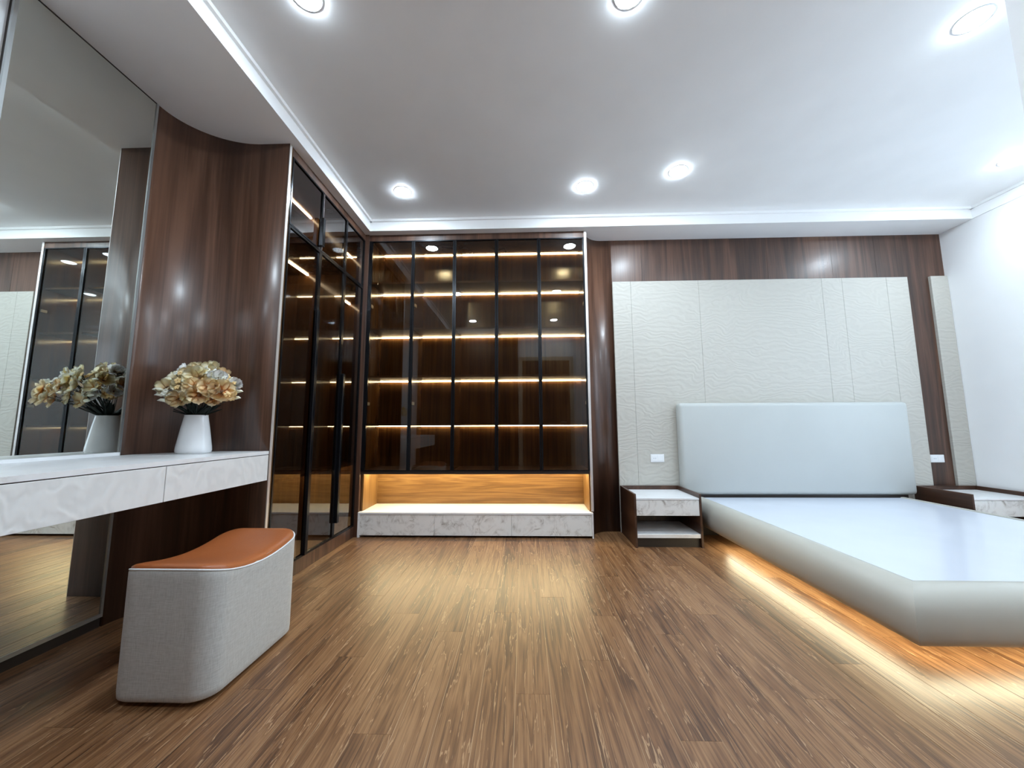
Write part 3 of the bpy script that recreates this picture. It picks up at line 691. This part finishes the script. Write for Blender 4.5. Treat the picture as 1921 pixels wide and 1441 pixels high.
# headboard, cushioned
bm = BM((1.362, 3.322, 3.328, YB - 0.0125, 0.335, 1.125))
bmesh.ops.bevel(bm, geom=bm.edges[:], offset=0.034, segments=5, profile=0.5, affect='EDGES')
o = obj('headboard', bm, 'headpad', bed, True)
obj('headboard_foot', BM((1.45, 3.25, 3.35, YB - 0.025, 0.0, 0.336)), 'toe', bed)

# ================================================================== NIGHTSTANDS
def nightstand(x0, x1, label):
    t = tag(empty('nightstand', ((x0+x1)/2, 3.2, 0)), label, 'nightstand', 'nightstands beside the bed')
    y0, y1 = 3.0, YB - 0.0128
    obj('side_panel', BM((x0, x0 + 0.016, y0, y1, 0.0, 0.402), bev=0.001), 'walnut_dark', t)
    obj('side_panel', BM((x1 - 0.016, x1, y0, y1, 0.0, 0.402), bev=0.001), 'walnut_dark', t)
    obj('back_panel', BM((x0 + 0.0165, x1 - 0.0165, y1 - 0.016, y1, 0.02, 0.402)), 'walnut_dark', t)
    a, b_ = x0 + 0.0165, x1 - 0.0165
    obj('top_slab', BM((a, b_, y0 + 0.002, y1 - 0.0165, 0.356, 0.370), bev=0.001), 'stone_top', t)
    obj('drawer', BM((a + .001, b_ - .001, y0 + 0.004, y0 + 0.30, 0.238, 0.3535), bev=0.0008), 'stone', t)
    obj('shelf', BM((a, b_, y0 + 0.006, y1 - 0.0165, 0.072, 0.100), bev=0.001), 'stone_top', t)
    obj('toe_kick', BM((a, b_, y0 + 0.03, y0 + 0.045, 0.0, 0.0715)), 'toe', t)
    return t
nightstand(0.848, 1.362, 'walnut nightstand with pale stone drawer, left of the bed beside the cabinet')
nightstand(3.372, 3.892, 'walnut nightstand right of the bed, in the corner by white wall')

# ================================================================== SOCKETS
def socket(x0, x1, z0, z1, yf, label):
    t = tag(empty('wall_socket', ((x0+x1)/2, yf, (z0+z1)/2)), label, 'socket', 'wall sockets by the bed')
    obj('cover_plate', BM((x0, x1, yf - 0.008, yf - 0.0002, z0, z1), bev=0.003, seg=2), 'plastic', t)
    w3 = (x1 - x0 - 0.02) / 2
    obj('insert', BM((x0 + 0.01, x0 + 0.008 + w3, yf - 0.0105, yf - 0.0082, z0 + 0.012, z1 - 0.010), bev=0.001), 'plastic', t)
    obj('insert', BM((x1 - 0.008 - w3, x1 - 0.01, yf - 0.0105, yf - 0.0082, z0 + 0.012, z1 - 0.010), bev=0.001), 'plastic', t)
    zc = (z0+z1)/2; xa = x0 + 0.01 + w3/2
    obj('slot', BM((xa - 0.009, xa - 0.006, yf - 0.0112, yf - 0.0106, zc - 0.006, zc + 0.006), (xa + 0.006, xa + 0.009, yf - 0.0112, yf - 0.0106, zc - 0.006, zc + 0.006)), 'slot', t)
socket(1.127, 1.247, 0.604, 0.674, YB - 0.012, 'white double socket on the cream panel above left nightstand')
socket(3.562, 3.680, 0.597, 0.663, YWD, 'white double socket on the walnut strip above right nightstand')

# ================================================================== DOWNLIGHTS
lamps = [(-0.958, 2.778, 'round ceiling downlight nearest the corner of both glass cabinets'),
         (0.495, 2.767, 'round ceiling downlight before the right end of display cabinet'),
         (1.160, 2.615, 'round ceiling downlight above the gap between cabinet and bed'),
         (3.500, 2.583, 'round ceiling downlight close to the white right wall'),
         (2.112, 1.610, 'round ceiling downlight above the foot of the bed'),
         (-0.935, 1.403, 'round ceiling downlight at top left, nearest the mirror'),
         (0.474, 1.444, 'round ceiling downlight at top centre, above the open floor'),
         (-0.90, 0.02, 'round ceiling downlight above and left of the camera, seen reflected'),
         (0.55, 0.02, 'round ceiling downlight above and right of the camera, seen reflected')]
def downlight(x_, y_, lab):
    t = tag(empty('downlight', (x_, y_, ZC)), lab, 'ceiling light', 'recessed ceiling downlights')
    obj('trim_ring', lathe(bmesh.new(), [(0.0606, ZC - 0.0002), (0.069, ZC - 0.0002), (0.0685, ZC - 0.001), (0.0606, ZC - 0.0014)], x_, y_, 40, False), 'plastic', t, True)
    prof_ = [(0.0005, ZC - 0.0095), (0.028, ZC - 0.0088), (0.046, ZC - 0.0068), (0.056, ZC - 0.004), (0.0602, ZC - 0.0015), (0.0602, ZC - 0.0002)]
    obj('diffuser', lathe(bmesh.new(), prof_, x_, y_, 40, True), 'lamp', t, True)
for a in lamps: downlight(*a)
